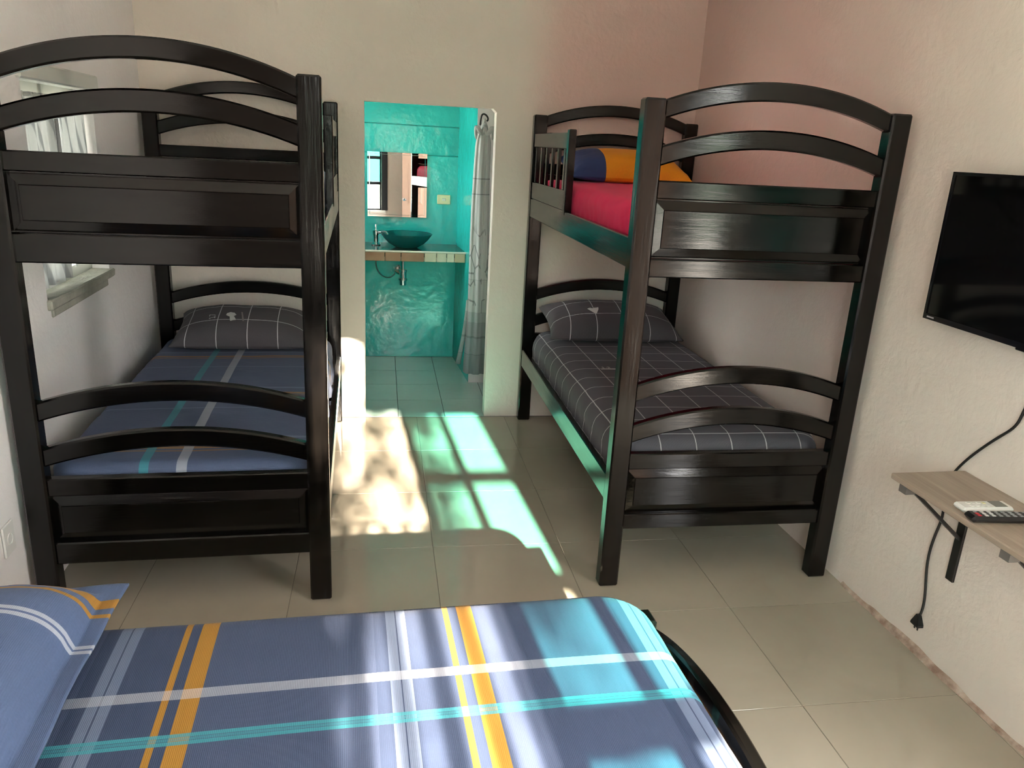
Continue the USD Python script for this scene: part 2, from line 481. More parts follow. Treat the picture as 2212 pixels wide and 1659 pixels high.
plain('tv_bezel', (0.004, 0.004, 0.006), 0.15)
plain('mark_grey', (0.30, 0.30, 0.31), 0.4)
plain('white_plastic', (0.74, 0.73, 0.70), 0.35)
plain('cream_plastic', (0.68, 0.62, 0.36), 0.4)
plain('display_grey', (0.20, 0.20, 0.18), 0.2)
plain('bracket_black', (0.012, 0.011, 0.010), 0.4)
plain('bracket_grey', (0.13, 0.12, 0.11), 0.5)
plain('print_white', (0.62, 0.61, 0.60), 0.85)
plain('print_grey', (0.26, 0.22, 0.22), 0.85)
plain('frame_white', (0.62, 0.63, 0.58), 0.5)
plain('frame_dark', (0.012, 0.014, 0.016), 0.35)
plain('peach_door', (0.56, 0.39, 0.30), 0.45)
plain('concrete', (0.74, 0.70, 0.63), 0.9)
plain('garden_paint', (0.22, 0.29, 0.22), 0.9)
plain('red_button', (0.5, 0.03, 0.04), 0.4)
plain('foundation', (0.5, 0.47, 0.42), 0.9)
mat('shelf_wood', {
    'tc': ('texture_coordinate', {}), 'mp': ('mapping', {'scale': (22.0, 1.5, 22.0)}),
    'n': ('noise_texture', {'scale': 1.5, 'detail': 5.0, 'roughness': 0.6, 'distortion': 0.5}),
    'r': ('rgb_ramp', {'ramp': [(0.3, (0.27, 0.205, 0.155)), (0.55, (0.36, 0.285, 0.225)), (0.75, (0.43, 0.35, 0.28))]}),
    'p': ('principled_bsdf', {'roughness': 0.42})},
    [('tc.object', 'mp.vector'), ('mp.vector', 'n.vector'), ('n.fac', 'r.fac'), ('r.color', 'p.base_color')])


def pane(name, tint, refl=1.45):
    return mat(name, {'t': ('transparent_bsdf', {'color': tint}), 'g': ('glossy_bsdf', {'color': (1, 1, 1), 'roughness': 0.02}),
                      'f': ('fresnel', {'IOR': refl}), 'm': ('mix_closure', {})},
               [('f.fac', 'm.fac'), ('t.BSDF', 'm.closure1'), ('g.BSDF', 'm.closure2')], surface='m.closure')


pane('clear_pane', (0.93, 0.96, 0.95))
pane('cyan_pane', (0.42, 0.88, 0.84))
mat('sink_glass', {'t': ('transparent_bsdf', {'color': (0.35, 0.72, 0.70)}), 'g': ('glossy_bsdf', {'color': (0.9, 1, 1), 'roughness': 0.05}),
                   'f': ('fresnel', {'IOR': 1.5}), 'm': ('mix_closure', {}), 'd': ('diffuse_bsdf', {'color': (0.02, 0.22, 0.22)}), 'm2': ('mix_closure', {'fac': 0.30})},
    [('f.fac', 'm.fac'), ('t.BSDF', 'm.closure1'), ('g.BSDF', 'm.closure2'), ('m.closure', 'm2.closure1'), ('d.BSDF', 'm2.closure2')], surface='m2.closure')


def sheer(name, color, trans=0.3):
    return mat(name, {'d': ('diffuse_bsdf', {'color': color}), 'l': ('translucent_bsdf', {'color': color}), 'm': ('mix_closure', {'fac': 0.55}),
                      't': ('transparent_bsdf', {'color': (1, 1, 1)}), 'm2': ('mix_closure', {'fac': trans})},
               [('d.BSDF', 'm.closure1'), ('l.BSDF', 'm.closure2'), ('m.closure', 'm2.closure1'), ('t.BSDF', 'm2.closure2')], surface='m2.closure')


sheer('dark_drape', (0.16, 0.145, 0.14), 0.0)
mat('window_curtain', {
    'g': ('geometry', {}), 'mp': ('mapping', {'scale': (1.0, 3.0, 2.0)}),
    'v': ('wave_texture', {'wave_type': 'rings', 'rings_direction': 'x', 'scale': 2.0, 'distortion': 5.0, 'detail': 1.0}),
    'r': ('rgb_ramp', {'ramp': [(0.80, (0.52, 0.53, 0.52)), (0.93, (0.33, 0.34, 0.34))]}),
    'd': ('principled_bsdf', {'roughness': 0.8}), 'l': ('translucent_bsdf', {}), 'm': ('mix_closure', {'fac': 0.45})},
    [('g.position', 'mp.vector'), ('mp.vector', 'v.vector'), ('v.fac', 'r.fac'), ('r.color', 'd.base_color'), ('r.color', 'l.color'), ('d.BSDF', 'm.closure1'), ('l.BSDF', 'm.closure2')], surface='m.closure')
mat('leaf', {'oi': ('geometry', {}), 'r': ('rgb_ramp', {'ramp': [(0.0, (0.05, 0.13, 0.02)), (1.0, (0.16, 0.26, 0.05))]}), 'd': ('diffuse_bsdf', {}), 'l': ('translucent_bsdf', {}), 'm': ('mix_closure', {'fac': 0.4})},
    [('oi.random_per_island', 'r.fac'), ('r.color', 'd.color'), ('r.color', 'l.color'), ('d.BSDF', 'm.closure1'), ('l.BSDF', 'm.closure2')], surface='m.closure')
plain('bark', (0.09, 0.06, 0.04), 0.9)
# shower curtain: pale cloth printed with dark twigs in the middle, grey check towards the hem
mat('shower_print', {
    'g': ('geometry', {}), 'sp': ('separate_xyz', {}),
    'mp': ('mapping', {'scale': (24.0, 6.0, 8.0), 'rotation': (0.0, 0.5, 0.0)}),
    'vo': ('voronoi_texture', {'feature': 'distance_to_edge', 'scale': 1.0, 'randomness': 1.0}),
    'ln': ('map_range', {'from_min': 0.02, 'from_max': 0.07, 'to_min': 0.7, 'to_max': 0.0, 'clamp': True}),
    'zz': ('map_range', {'from_min': 1.12, 'from_max': 1.02, 'to_min': 0.0, 'to_max': 1.0, 'clamp': True}),
    'zl': ('map_range', {'from_min': 0.45, 'from_max': 0.52, 'to_min': 0.0, 'to_max': 1.0, 'clamp': True}),
    'm1': ('math', {'math_type': 'multiply'}), 'm2': ('math', {'math_type': 'multiply'}),
    'nz': ('noise_texture', {'scale': 18.0, 'detail': 4.0}), 'nk': ('noise_texture', {'scale': 9.0, 'detail': 1.0}), 'ng': ('math', {'math_type': 'greater_than', 'value2': 0.5}), 'm3': ('math', {'math_type': 'multiply'}),
    'zr': ('map_range', {'from_min': 0.0, 'from_max': 1.75, 'to_min': 0.0, 'to_max': 1.0}),
    'cr': ('rgb_ramp', {'interpolate': False, 'ramp': [(0.0, (0.20, 0.21, 0.22)), (0.13, (0.155, 0.165, 0.18)), (0.135, (0.22, 0.23, 0.24)), (0.20, (0.15, 0.155, 0.165)), (0.205, (0.235, 0.24, 0.245)),
                                              (0.26, (0.30, 0.31, 0.31)), (0.30, (0.40, 0.41, 0.40)), (0.42, (0.34, 0.35, 0.34)), (0.425, (0.44, 0.45, 0.44)), (0.735, (0.22, 0.22, 0.22)), (0.74, (0.42, 0.42, 0.41)), (0.79, (0.22, 0.22, 0.22)), (0.795, (0.44, 0.45, 0.44))]}),
    'mx': ('mix_color', {'b': (0.05, 0.05, 0.055)}),
    'mo': ('mix_color', {'blend_type': 'multiply', 'fac': 0.5}),
    'p': ('principled_bsdf', {'roughness': 0.6})},
    [('g.position', 'sp.vector'), ('g.position', 'mp.vector'), ('mp.vector', 'vo.vector'), ('vo.distance', 'ln.value'), ('sp.z', 'zz.value'), ('sp.z', 'zl.value'),
     ('ln.result', 'm1.value1'), ('zz.result', 'm1.value2'), ('m1.value', 'm2.value1'), ('zl.result', 'm2.value2'), ('sp.z', 'zr.value'), ('zr.result', 'cr.fac'),
     ('g.position', 'nz.vector'), ('cr.color', 'mo.a'), ('nz.color', 'mo.b'), ('g.position', 'nk.vector'), ('nk.fac', 'ng.value1'), ('ng.value', 'm3.value1'), ('m2.value', 'm3.value2'), ('m3.value', 'mx.fac'), ('cr.color', 'mx.a'), ('mx.result', 'p.base_color')])

# ---------------------------------------------------------------- the room
YB = 4.44                 # room face of the back wall
YR = -0.50                # room face of the rear wall, behind the camera
H = 2.75


def xl(y): return -1.160 - 0.030 * (y - 2.5)       # left wall's face
def xr(y): return 1.808 - 0.022 * (y - 2.6)        # right wall's face


T = 0.15
# floor: grout bed with one mesh per tile
fl = thing('floor', kind='structure')
obj('grout_bed', bx(-1.45, 2.1, YR - 0.4, YB, -0.06, -0.0016), MM['grout'], fl)
xs = [0.21 + 0.535 * k for k in range(-4, 5)]
ys = [1.793 + 0.527 * k for k in range(-5, 6)]
GAP = 0.0012
for i in range(len(xs) - 1):
    for j in range(len(ys) - 1):
        x0, x1 = max(xs[i], -1.40), min(xs[i + 1], 2.05)
        y0, y1 = max(ys[j], YR - 0.3), min(ys[j + 1], YB)
        if x1 - x0 > 0.05 and y1 - y0 > 0.02:
            dz = rng.uniform(-0.0003, 0.0003)
            obj('tile', bx(x0 + GAP, x1 - GAP, y0 + GAP, y1 - GAP, -0.012, 0.0 + dz * 0, 0.0008), MM['floor_tile_' + 'abc'[rng.integers(3)]], fl)
# bathroom floor
bf = thing('floor', kind='structure')
obj('grout_bed', bx(-1.0, 1.5, YB, 6.0, -0.06, -0.002), MM['bath_grout'], bf)
bxs = [0.10 + 0.282 * k for k in range(-4, 3)] + [0.72]
bys = [YB, 4.755, 5.09, 5.43, 5.77, 5.95]
for i in range(len(bxs) - 1):
    for j in range(len(bys) - 1):
        if bxs[i + 1] - bxs[i] > 0.03:
            obj('tile', bx(bxs[i] + 0.0018, bxs[i + 1] - 0.0018, bys[j] + 0.0018, bys[j + 1] - 0.0018, -0.012, 0.0, 0.001), MM['bath_tile_' + 'ab'[rng.integers(2)]], bf)
obj('shower_floor', bx(0.72, 1.5, YB + 0.10, 5.95, -0.055, -0.025), MM['bath_grout'], bf)

# walls
DX0, DX1, DZ = -0.095, 0.622, 1.790
back = up_xz(Polygon([(-1.5, 0), (DX0, 0), (DX0, DZ), (DX1 - 0.02, DZ), (DX1, DZ - 0.02), (DX1, 0), (2.2, 0), (2.2, H), (-1.5, H)]), YB, YB + 0.09)
struct('wall_back', back, MM['wall_paint'])
RA, RB = (xr(YR - 0.3), YR - 0.3), (xr(YB), YB)
D2Y0, D2Y1, D2Z = 0.20, 0.98, 2.05     # the entrance, open, beside the viewer


def right_wall_piece(y0, y1, z0, z1):
    return prism(Polygon([(xr(y0), y0), (xr(y0) + T, y0), (xr(y1) + T, y1), (xr(y1), y1)]), z0, z1)


struct('wall_right', cat(right_wall_piece(YR - 0.3, D2Y0, 0, H), right_wall_piece(D2Y0, D2Y1, D2Z, H), right_wall_piece(D2Y1, YB, 0, H)), MM['wall_paint'])
# left wall with its window opening
W1Y0, W1Y1, W1Z0, W1Z1 = 2.93, 3.66, 0.985, 1.735
LA, LB = YR - 0.3, YB


def left_wall_piece(y0, y1, z0, z1):
    return prism(Polygon([(xl(y0), y0), (xl(y1), y1), (xl(y1) - T, y1), (xl(y0) - T, y0)]), z0, z1)


struct('wall_left', cat(left_wall_piece(LA, W1Y0, 0, H), left_wall_piece(W1Y1, LB, 0, H), left_wall_piece(W1Y0, W1Y1, 0, W1Z0), left_wall_piece(W1Y0, W1Y1, W1Z1, H)), MM['wall_paint_left'])
# rear wall with the big window and the door
WX0, WXM, WX1, WZ0, WZG, WZT = -0.95, 0.475, 0.945, 0.765, 1.925, 2.36
shell = sbox(-1.5, 0, 2.2, H)
holes = unary_union([sbox(WX0, WZ0, 0.25, WZT), sbox(0.2, WZ0, WX1, WZG)])
struct('wall_rear', up_xz(shell.difference(holes), YR - T, YR), MM['wall_paint'])
struct('ceiling', bx(-1.6, 2.3, YR - 0.3, YB + 0.1, H, H + 0.12), MM['ceiling_paint'])

# irregular chipped plaster line along the foot of the right wall
n_ = 70
yy = np.linspace(0.9, 2.44, n_)
jag = 0.006 + 0.012 * meshkit.fbm(np.stack([yy * 9, 0 * yy, 0 * yy], 1), 3, 4)
hz = 0.012 + 0.030 * np.clip(meshkit.fbm(np.stack([yy * 6, 0 * yy + 5, 0 * yy], 1), 3, 8) - 0.25, 0.0, 1)
V, F = [], []
for i in range(n_):
    X = xr(yy[i])
    V += [(X, yy[i], 0.0), (X - jag[i], yy[i], 0.0), (X - jag[i] * 0.6, yy[i], hz[i] * 0.6), (X, yy[i], hz[i])]
for i in range(n_ - 1):
    for j in range(3):
        F += [(i * 4 + j, (i + 1) * 4 + j, (i + 1) * 4 + j + 1), (i * 4 + j, (i + 1) * 4 + j + 1, i * 4 + j + 1)]
mt = trimesh.Trimesh(V, F, process=False)
struct('trim_1', mt, MM['chipped_trim'])

# window 1, in the left wall behind the left bunk
w1 = thing('window_1', kind='structure')


def lw(y0, y1, d0, d1, z0, z1, c=0.0):
    """A block along the left wall, from depth d0 to d1 outwards (negative = into the room)."""
    m = bx(-d1, -d0, y0, y1, z0, z1, c)
    v = m.vertices.copy(); v[:, 0] += np.array([xl(y) for y in v[:, 1]]); m.vertices = v
    return m


obj('window_frame', cat(lw(W1Y0, W1Y0 + 0.05, 0.07, 0.12, W1Z0, W1Z1), lw(W1Y1 - 0.05, W1Y1, 0.07, 0.12, W1Z0, W1Z1), lw(W1Y0, W1Y1, 0.07, 0.12, W1Z0, W1Z0 + 0.05), lw(W1Y0, W1Y1, 0.07, 0.12, W1Z1 - 0.05, W1Z1),
                        lw(3.27, 3.31, 0.07, 0.12, W1Z0, W1Z1)), MM['frame_white'], w1)
obj('pane', lw(W1Y0 + 0.05, 3.27, 0.09, 0.096, W1Z0 + 0.05, W1Z1 - 0.05), MM['clear_pane'], w1)
obj('pane', lw(3.31, W1Y1 - 0.05, 0.09, 0.096, W1Z0 + 0.05, W1Z1 - 0.05), MM['clear_pane'], w1)
obj('window_head', lw(W1Y0 - 0.03, W1Y1 + 0.05, -0.016, 0.07, W1Z1 - 0.005, W1Z1 + 0.055, 0.006), MM['frame_white'], w1)
sill = lw(W1Y0 - 0.01, W1Y1 + 0.02, -0.018, 0.10, W1Z0 - 0.032, W1Z0 + 0.004, 0.006)
sill = sill.subdivide().subdivide()
sill.vertices += 0.010 * (np.stack([meshkit.fbm(sill.vertices * 14, 3, s) for s in (1, 2, 3)], 1) - 0.5)
obj('window_sill', cat(sill, lw(W1Y0 + 0.02, W1Y1 - 0.06, -0.009, 0.05, W1Z0 - 0.062, W1Z0 - 0.03, 0.005)), MM['sill_plaster'], w1)
# its curtain: two gathered lengths
ct = thing('curtain', 'pale grey gathered curtain hanging in the small window on the left wall', 'curtain', (xl(3.3), 3.3, W1Z0))


def drape(y0, y1, z0, z1, depth, folds, amp, x0=0.0, seed=0, ny=90, nz=14):
    a = np.linspace(0, 1, ny); b = np.linspace(0, 1, nz)
    A, B = np.meshgrid(a, b, indexing='ij')
    x = x0 + depth * 0 + amp * (np.sin(A * folds * 2 * np.pi + 1.3 * np.sin(3 * A + seed)) * (0.55 + 0.45 * (1 - B)) + 0.35 * np.sin(A * folds * 4.3 * np.pi + seed))
    P = np.stack([x, y0 + A * (y1 - y0), z0 + B * (z1 - z0)], -1).reshape(-1, 3)
    idx = np.arange(ny * nz).reshape(ny, nz)
    q0, q1, q2, q3 = idx[:-1, :-1].ravel(), idx[1:, :-1].ravel(), idx[1:, 1:].ravel(), idx[:-1, 1:].ravel()
    F = np.vstack([np.stack([q0, q1, q2], 1), np.stack([q0, q2, q3], 1)])
    P2 = P + np.array([0.0015, 0, 0])
    return trimesh.Trimesh(np.vstack([P, P2]), np.vstack([F[:, ::-1], F + len(P)]), process=False)


obj('curtain_panel', drape(-0.34, 0.02, 0.03, 0.71, 0, 5, 0.012, -0.035, 1), MM['window_curtain'], ct, smooth=True)
obj('curtain_panel', drape(0.03, 0.34, 0.06, 0.71, 0, 3, 0.009, -0.038, 2), MM['window_curtain'], ct, smooth=True)
obj('curtain_rod', tube([(-0.035, -0.355, 0.70), (-0.035, 0.345, 0.70)], 0.007), MM['frame_white'], ct)

# window 2, behind the camera: an open tall light, and two columns of panes, tinted except the clear lower one
w2 = thing('window_2', kind='structure')
fy0, fy1 = YR - 0.10, YR - 0.05
cols = [(0.505, 0.683), (0.728, 0.925)]
rows = [(0.785, 1.140), (1.182, 1.508), (1.552, 1.882)]
fr = sbox(0.455, WZ0, WX1, WZG)
for a, b in cols:
    for c, d in rows:
        fr = fr.difference(sbox(a, c, b, d))
obj('window_frame', up_xz(fr, fy0, fy1), MM['frame_dark'], w2)
for i, (a, b) in enumerate(cols):
    for j, (c, d) in enumerate(rows):
        clear = (i == 1 and j == 0)
        obj('pane', bx(a, b, YR - 0.078, YR - 0.074, c, d), MM['clear_pane' if clear else 'cyan_pane'], w2, label='clear glass pane' if clear else 'sea-green tinted glass pane')
o_ = unary_union([sbox(WX0, WZ0, 0.25, WZT), sbox(0.2, WZ0, 0.455, WZG)]).difference(unary_union([sbox(WX0 + 0.035, WZ0 + 0.02, 0.235, WZT - 0.02), sbox(0.2, WZ0 + 0.02, 0.455, WZG - 0.02)]))
obj('window_frame', up_xz(o_, fy0, fy1), MM['frame_dark'], w2)
obj('window_frame', bx(WX1 - 0.005, WX1 + 0.085, YR - 0.02, YR + 0.022, WZ0, WZG + 0.04, 0.004), MM['frame_dark'], w2)
obj('window_sill', bx(WX0 - 0.05, WX1 + 0.05, YR - T - 0.03, YR + 0.03, WZ0 - 0.035, WZ0, 0.006), MM['frame_white'], w2)
# curtain drawn across the left of that window
rc = thing('curtain', 'long dark grey-brown curtain drawn beside the big window behind the viewer', 'curtain', (0, YR + 0.09, 0.35))
m_ = drape(-1.02, -0.025, 0.0, 2.08, 0, 9, 0.022, 0.0, 3, ny=160)
m_.apply_transform(trimesh.transformations.rotation_matrix(math.pi / 2, [0, 0, 1]))
m_.vertices[:, 0] *= 1.0
v_ = m_.vertices.copy(); v_[:, 0] = -v_[:, 0]; m_.vertices = v_; m_.invert()
obj('curtain_panel', m_, MM['dark_drape'], rc, smooth=True)
obj('curtain_rod', tube([(-1.05, 0, 2.09), (1.0, 0, 2.09)], 0.011), MM['frame_dark'], rc)

# short thin curtain across the lower part of the open light
mat('sheer_thin', {'g': ('geometry', {}), 'w': ('wave_texture', {'wave_type': 'bands', 'bands_direction': 'x', 'scale': 3.6, 'distortion': 1.6, 'detail': 2.0}),
                   'mr': ('map_range', {'from_min': 0.15, 'from_max': 0.75, 'to_min': 0.42, 'to_max': 1.0, 'clamp': True}),
                   'd': ('diffuse_bsdf', {'color': (0.8, 0.8, 0.8)}), 'l': ('translucent_bsdf', {'color': (0.8, 0.8, 0.8)}), 'm': ('mix_closure', {'fac': 0.5}), 't': ('transparent_bsdf', {}), 'm2': ('mix_closure', {})},
    [('g.position', 'w.vector'), ('w.fac', 'mr.value'), ('mr.result', 'm2.fac'), ('d.BSDF', 'm.closure1'), ('l.BSDF', 'm.closure2'), ('m.closure', 'm2.closure1'), ('t.BSDF', 'm2.closure2')], surface='m2.closure')
cc = thing('curtain', 'short thin see-through curtain across the lower part of the open window light', 'curtain', (0, YR - 0.02, 0.70))
m_ = drape(-0.452, 0.045, 0.0, 0.625, 0, 5, 0.010, 0.0, 5, ny=120)
m_.apply_transform(trimesh.transformations.rotation_matrix(-math.pi / 2, [0, 0, 1]))
v_ = m_.vertices.copy(); v_[:, 0] = -v_[:, 0]; m_.vertices = v_
obj('curtain_panel', m_, MM['sheer_thin'], cc, smooth=True)
obj('curtain_rod', tube([(-0.05, 0, 0.628), (0.455, 0, 0.628)], 0.005), MM['frame_dark'], cc)

# door 1: the entrance in the right wall; its six-panel peach leaf stands open against the rear wall
d1 = thing('door_1', kind='structure')
HX, HY = xr(0.2) - 0.03, D2Y0 - 0.01


def leaf_at(m):
    """From the leaf's own axes (hinge at the origin, leaf along -x) to where it stands open."""
    return rot(m, 35, [0, 0, 1]).apply_translation([HX, HY, 0])


obj('door_leaf', leaf_at(bx(-0.75, 0, -0.018, 0.018, 0.008, 2.00, 0.002)), MM['peach_door'], d1)
for (a, b) in ((-0.66, -0.41), (-0.34, -0.09)):
    for (c, d) in ((0.15, 0.75), (0.88, 1.48), (1.60, 1.88)):
        obj('door_panel', leaf_at(moved(rot(raised_panel(a, b, c, d, 0.0, 0.010, 0.03, 0.008), 180, [0, 0, 1], ((a + b) / 2, 0.005, 0)), (0, 0.018, 0))), MM['peach_door'], d1)
xd = xr(0.2)
obj('door_frame', cat(bx(xr(.2) - 0.012, xr(.2) + T - 0.01, D2Y0 - 0.045, D2Y0 + 0.012, 0, D2Z + 0.03, 0.004), bx(xd - 0.024, xd + T - 0.02, D2Y0, D2Y1, D2Z - 0.03, D2Z + 0.03, 0.004), bx(xr(.95) - 0.012, xr(.95) + T - 0.01, D2Y1 - 0.012, D2Y1 + 0.045, 0, D2Z + 0.03, 0.004)), MM['frame_dark'], d1)
obj('door_handle', leaf_at(rot(lathe([(0, 0), (0.022, 0), (0.022, 0.006), (0.010, 0.010), (0.010, 0.03), (0.024, 0.04), (0.024, 0.055), (0, 0.062)], sides=20), -90, [1, 0, 0]).apply_translation([-0.70, 0.018, 0.95])), MM['chrome'], d1)

# ---------------------------------------------------------------- the bathroom shell
YBB = 5.813
bw = thing('wall_bathroom', kind='structure')
obj('backing', bx(-1.0, 1.5, YBB + 0.012, YBB + 0.15, 0, 2.6), MM['teal_paint'], bw)
for (a, b) in ((0.0, 1.503), (1.507, 1.703), (1.707, 2.6)):
    obj('panel', bx(-1.0, 0.62, YBB, YBB + 0.012, a, b, 0.003), MM['teal_paint'], bw)
# left bathroom wall with a high window, out of view
lwb = sbox(YB + 0.09, 0, YBB + 0.15, 2.6).difference(sbox(4.75, 1.15, 5.55, 2.05))
struct('wall_bathroom', up_yz(lwb, -0.95, -0.80), MM['teal_paint'])
w3 = thing('window_3', kind='structure')
o3 = sbox(4.75, 1.15, 5.55, 2.05).difference(unary_union([sbox(4.79, 1.19, 5.13, 2.01), sbox(5.17, 1.19, 5.51, 2.01)]))
obj('window_frame', up_yz(o3, -0.90, -0.85), MM['frame_white'], w3)
obj('pane', bx(-0.878, -0.874, 4.79, 5.13, 1.19, 2.01), MM['clear_pane'], w3)
obj('pane', bx(-0.878, -0.874, 5.17, 5.51, 1.19, 2.01), MM['clear_pane'], w3)
struct('ceiling', bx(-1.0, 1.5, YB + 0.09, 6.0, 2.6, 2.7), MM['ceiling_paint'])
# partition: teal on the basin side, white at its end
pt = thing('wall_partition', kind='structure')
PX = [(0.546, YBB), (0.598, 5.14), (0.71, 5.14), (0.71, YBB)]
obj('core', prism(Polygon([(0.556, YBB), (0.606, 5.15), (0.71, 5.15), (0.71, YBB)]), 0, 2.6), MM['teal_paint'], pt)
obj('teal_face', prism(Polygon([PX[0], PX[1], (0.606, 5.14), (0.556, YBB)]), 0, 2.6), MM['teal_paint'], pt)
obj('white_end', prism(Polygon([(0.598, 5.138), (0.598, 5.15), (0.71, 5.15), (0.71, 5.138)]), 0, 2.6), MM['wall_paint_left'], pt)
struct('wall_shower', bx(1.35, 1.5, YB + 0.09, YBB, -0.03, 2.6), MM['wall_paint_left'])

# ---------------------------------------------------------------- bathroom things
ctp = thing('counter', 'dark green stone basin counter with a mosaic front edge of brown and cream tiles', 'counter', (0.0, 5.6, 0.80))
cp = Polygon([(-0.78, 5.36), (0.578, 5.40), (0.546, YBB), (-0.78, YBB)])
obj('countertop', prism(Polygon([(x, y - 5.6) for x, y in cp.exterior.coords[:-1]]), 0.03, 0.072), MM['counter_stone'], ctp)
obj('slab', prism(Polygon([(-0.78, -0.222), (0.572, -0.182), (0.55, 0.213), (-0.78, 0.213)]), 0.0, 0.030), MM['cream_plaster'], ctp)
obj('edge_lip', tube([(-0.78, -0.243, 0.066), (0.579, -0.203, 0.066)], 0.0075, 8), MM['cream_plaster'], ctp, smooth=True)
ex = [-0.78, -0.60, -0.46, -0.30, -0.13, 0.02, 0.13, 0.29, 0.375, 0.445, 0.50, 0.577]
em = ['edge_tan', 'edge_brown', 'edge_brown', 'edge_tan', 'edge_brown', 'edge_brown', 'edge_brown', 'edge_pale', 'edge_pale', 'edge_pale', 'edge_tan']
for i in range(len(ex) - 1):
    y0 = -0.24 + 0.04 * (ex[i] + 0.78) / 1.358
    obj('edge_tile', bx(ex[i] + 0.002, ex[i + 1] - 0.002, y0 - 0.006, y0 + 0.022, 0.0, 0.060, 0.002), MM[em[i]], ctp)

sk = thing('vessel_sink', 'round sea-green glass vessel basin standing on the bathroom counter', 'sink', (0.172, 5.575, 0.8725))
prof = [(0.0, 0.0), (0.07, 0.0), (0.085, 0.006), (0.125, 0.030), (0.158, 0.062), (0.180, 0.092), (0.184, 0.097), (0.180, 0.100), (0.172, 0.094), (0.150, 0.066), (0.118, 0.038), (0.08, 0.016), (0.0, 0.012)]
obj('bowl', lathe(prof, sides=56), MM['sink_glass'], sk, smooth=40)
obj('drain_ring', lathe([(0, 0.012), (0.024, 0.012), (0.024, 0.017), (0.018, 0.019), (0, 0.016)], sides=24), MM['chrome'], sk, smooth=40)

fa = thing('faucet', 'slim chrome basin tap with a side lever, left of the glass basin', 'tap', (-0.042, 5.66, 0.872))
obj('body', lathe([(0, 0), (0.032, 0), (0.034, 0.006), (0.026, 0.012), (0.016, 0.022), (0.017, 0.070), (0.021, 0.075), (0.021, 0.102), (0.015, 0.108), (0, 0.109)], sides=24), MM['chrome'], fa, smooth=35)
obj('spout', tube(spline([(0.0, -0.005, 0.088), (0.04, -0.02, 0.094), (0.075, -0.035, 0.089), (0.082, -0.038, 0.078)], 14), 0.011, 12), MM['chrome'], fa, smooth=40)
obj('lever', tube([(0, 0, 0.106), (0.0, 0.0, 0.122), (-0.003, 0.008, 0.142)], [0.008, 0.007, 0.009], 10), MM['chrome'], fa, smooth=40)

tr = thing('drain_trap', 'grey bottle trap and pipe hanging under the bathroom counter', 'drain pipe', (0.150, 5.575, 0.60))
obj('tailpiece', tube([(0, 0, 0.11), (0, 0, 0.20)], 0.013, 14), MM['chrome'], tr, smooth=40)
obj('bottle', lathe([(0, 0), (0.022, 0), (0.025, 0.006), (0.026, 0.035), (0.034, 0.037), (0.034, 0.050), (0.026, 0.052), (0.025, 0.095), (0.030, 0.098), (0.030, 0.112), (0.014, 0.115), (0, 0.115)], sides=24), MM['chrome'], tr, smooth=35)
obj('outlet_pipe', tube(spline([(-0.02, 0.0, 0.085), (-0.055, 0.06, 0.09), (-0.06, 0.16, 0.085), (-0.06, 0.238, 0.08)], 16), 0.014, 12), MM['chrome'], tr, smooth=40)
hs = thing('supply_hose', 'thin grey water hose looping under the bathroom counter', 'hose', (0, 0, 0))
obj('hose', tube(spline([(-0.035, 5.66, 0.80), (-0.04, 5.68, 0.72), (0.0, 5.71, 0.645), (0.055, 5.74, 0.625), (0.10, 5.77, 0.655), (0.12, 5.805, 0.69)], 30), 0.006, 8), MM['chrome'], hs, smooth=True)
obj('wall_valve', rot(lathe([(0, 0), (0.02, 0), (0.02, 0.004), (0.012, 0.006), (0.012, 0.03), (0, 0.03)], sides=16), 90, [1, 0, 0]).apply_translation([0.12, 5.812, 0.69]), MM['chrome'], hs)

mi = thing('mirror', 'frameless square mirror on the turquoise bathroom wall above the basin', 'mirror', (0.110, 5.782, 1.288), rz=4.3, rx=-0.9)
g1 = rot(raised_panel(-0.213, 0.213, -0.225, 0.225, 0.0, 0.010, 0.014, 0.003), 0, [0, 0, 1])
obj('glass', g1, MM['mirror_silver'], mi)
obj('backing', bx(-0.205, 0.205, 0.0102, 0.0165, -0.215, 0.215), MM['dark_edge'], mi)

sw = thing('light_switch', 'cream switch plate on the turquoise wall right of the mirror', 'switch', (0.448, YBB - 0.0005, 1.198))
obj('plate', bx(-0.048, 0.048, -0.009, 0.0, -0.034, 0.034, 0.003), MM['cream_plastic'], sw)
obj('rocker', bx(-0.014, 0.014, -0.013, -0.0085, -0.010, 0.010, 0.002), MM['cream_plaster'], sw)

# shower curtain bundled on a hook at the end of the partition
hk = thing('wall_hook', 'small black hook at the top of the bundled shower curtain', 'hook', (0.632, 5.10, 1.72))
obj('hook_loop', tube(spline([(-0.016, 0.035, 0.0), (-0.018, 0.0, 0.03), (-0.004, -0.01, 0.062), (0.018, -0.01, 0.052), (0.02, -0.008, 0.02)], 20), 0.0055, 8), MM['black_plastic'], hk, smooth=True)
sc = thing('shower_curtain', 'grey shower curtain printed with dark twigs, bundled and hanging right of the doorway view', 'shower curtain', (0.632, 5.06, 0.10))
zz = np.array([1.655, 1.62, 1.58, 1.53, 1.49, 1.40, 1.25, 1.05, 0.85, 0.65, 0.50, 0.35, 0.20, 0.08, 0.0])
hw = np.array([0.006, 0.016, 0.030, 0.046, 0.050, 0.052, 0.055, 0.060, 0.065, 0.068, 0.070, 0.074, 0.078, 0.080, 0.080])
zz_i = np.linspace(0, 1.655, 70)
hw_i = np.interp(zz_i, zz[::-1], hw[::-1])
sd = 72
th = np.linspace(0, 2 * np.pi, sd, endpoint=False)
V, F = [], []
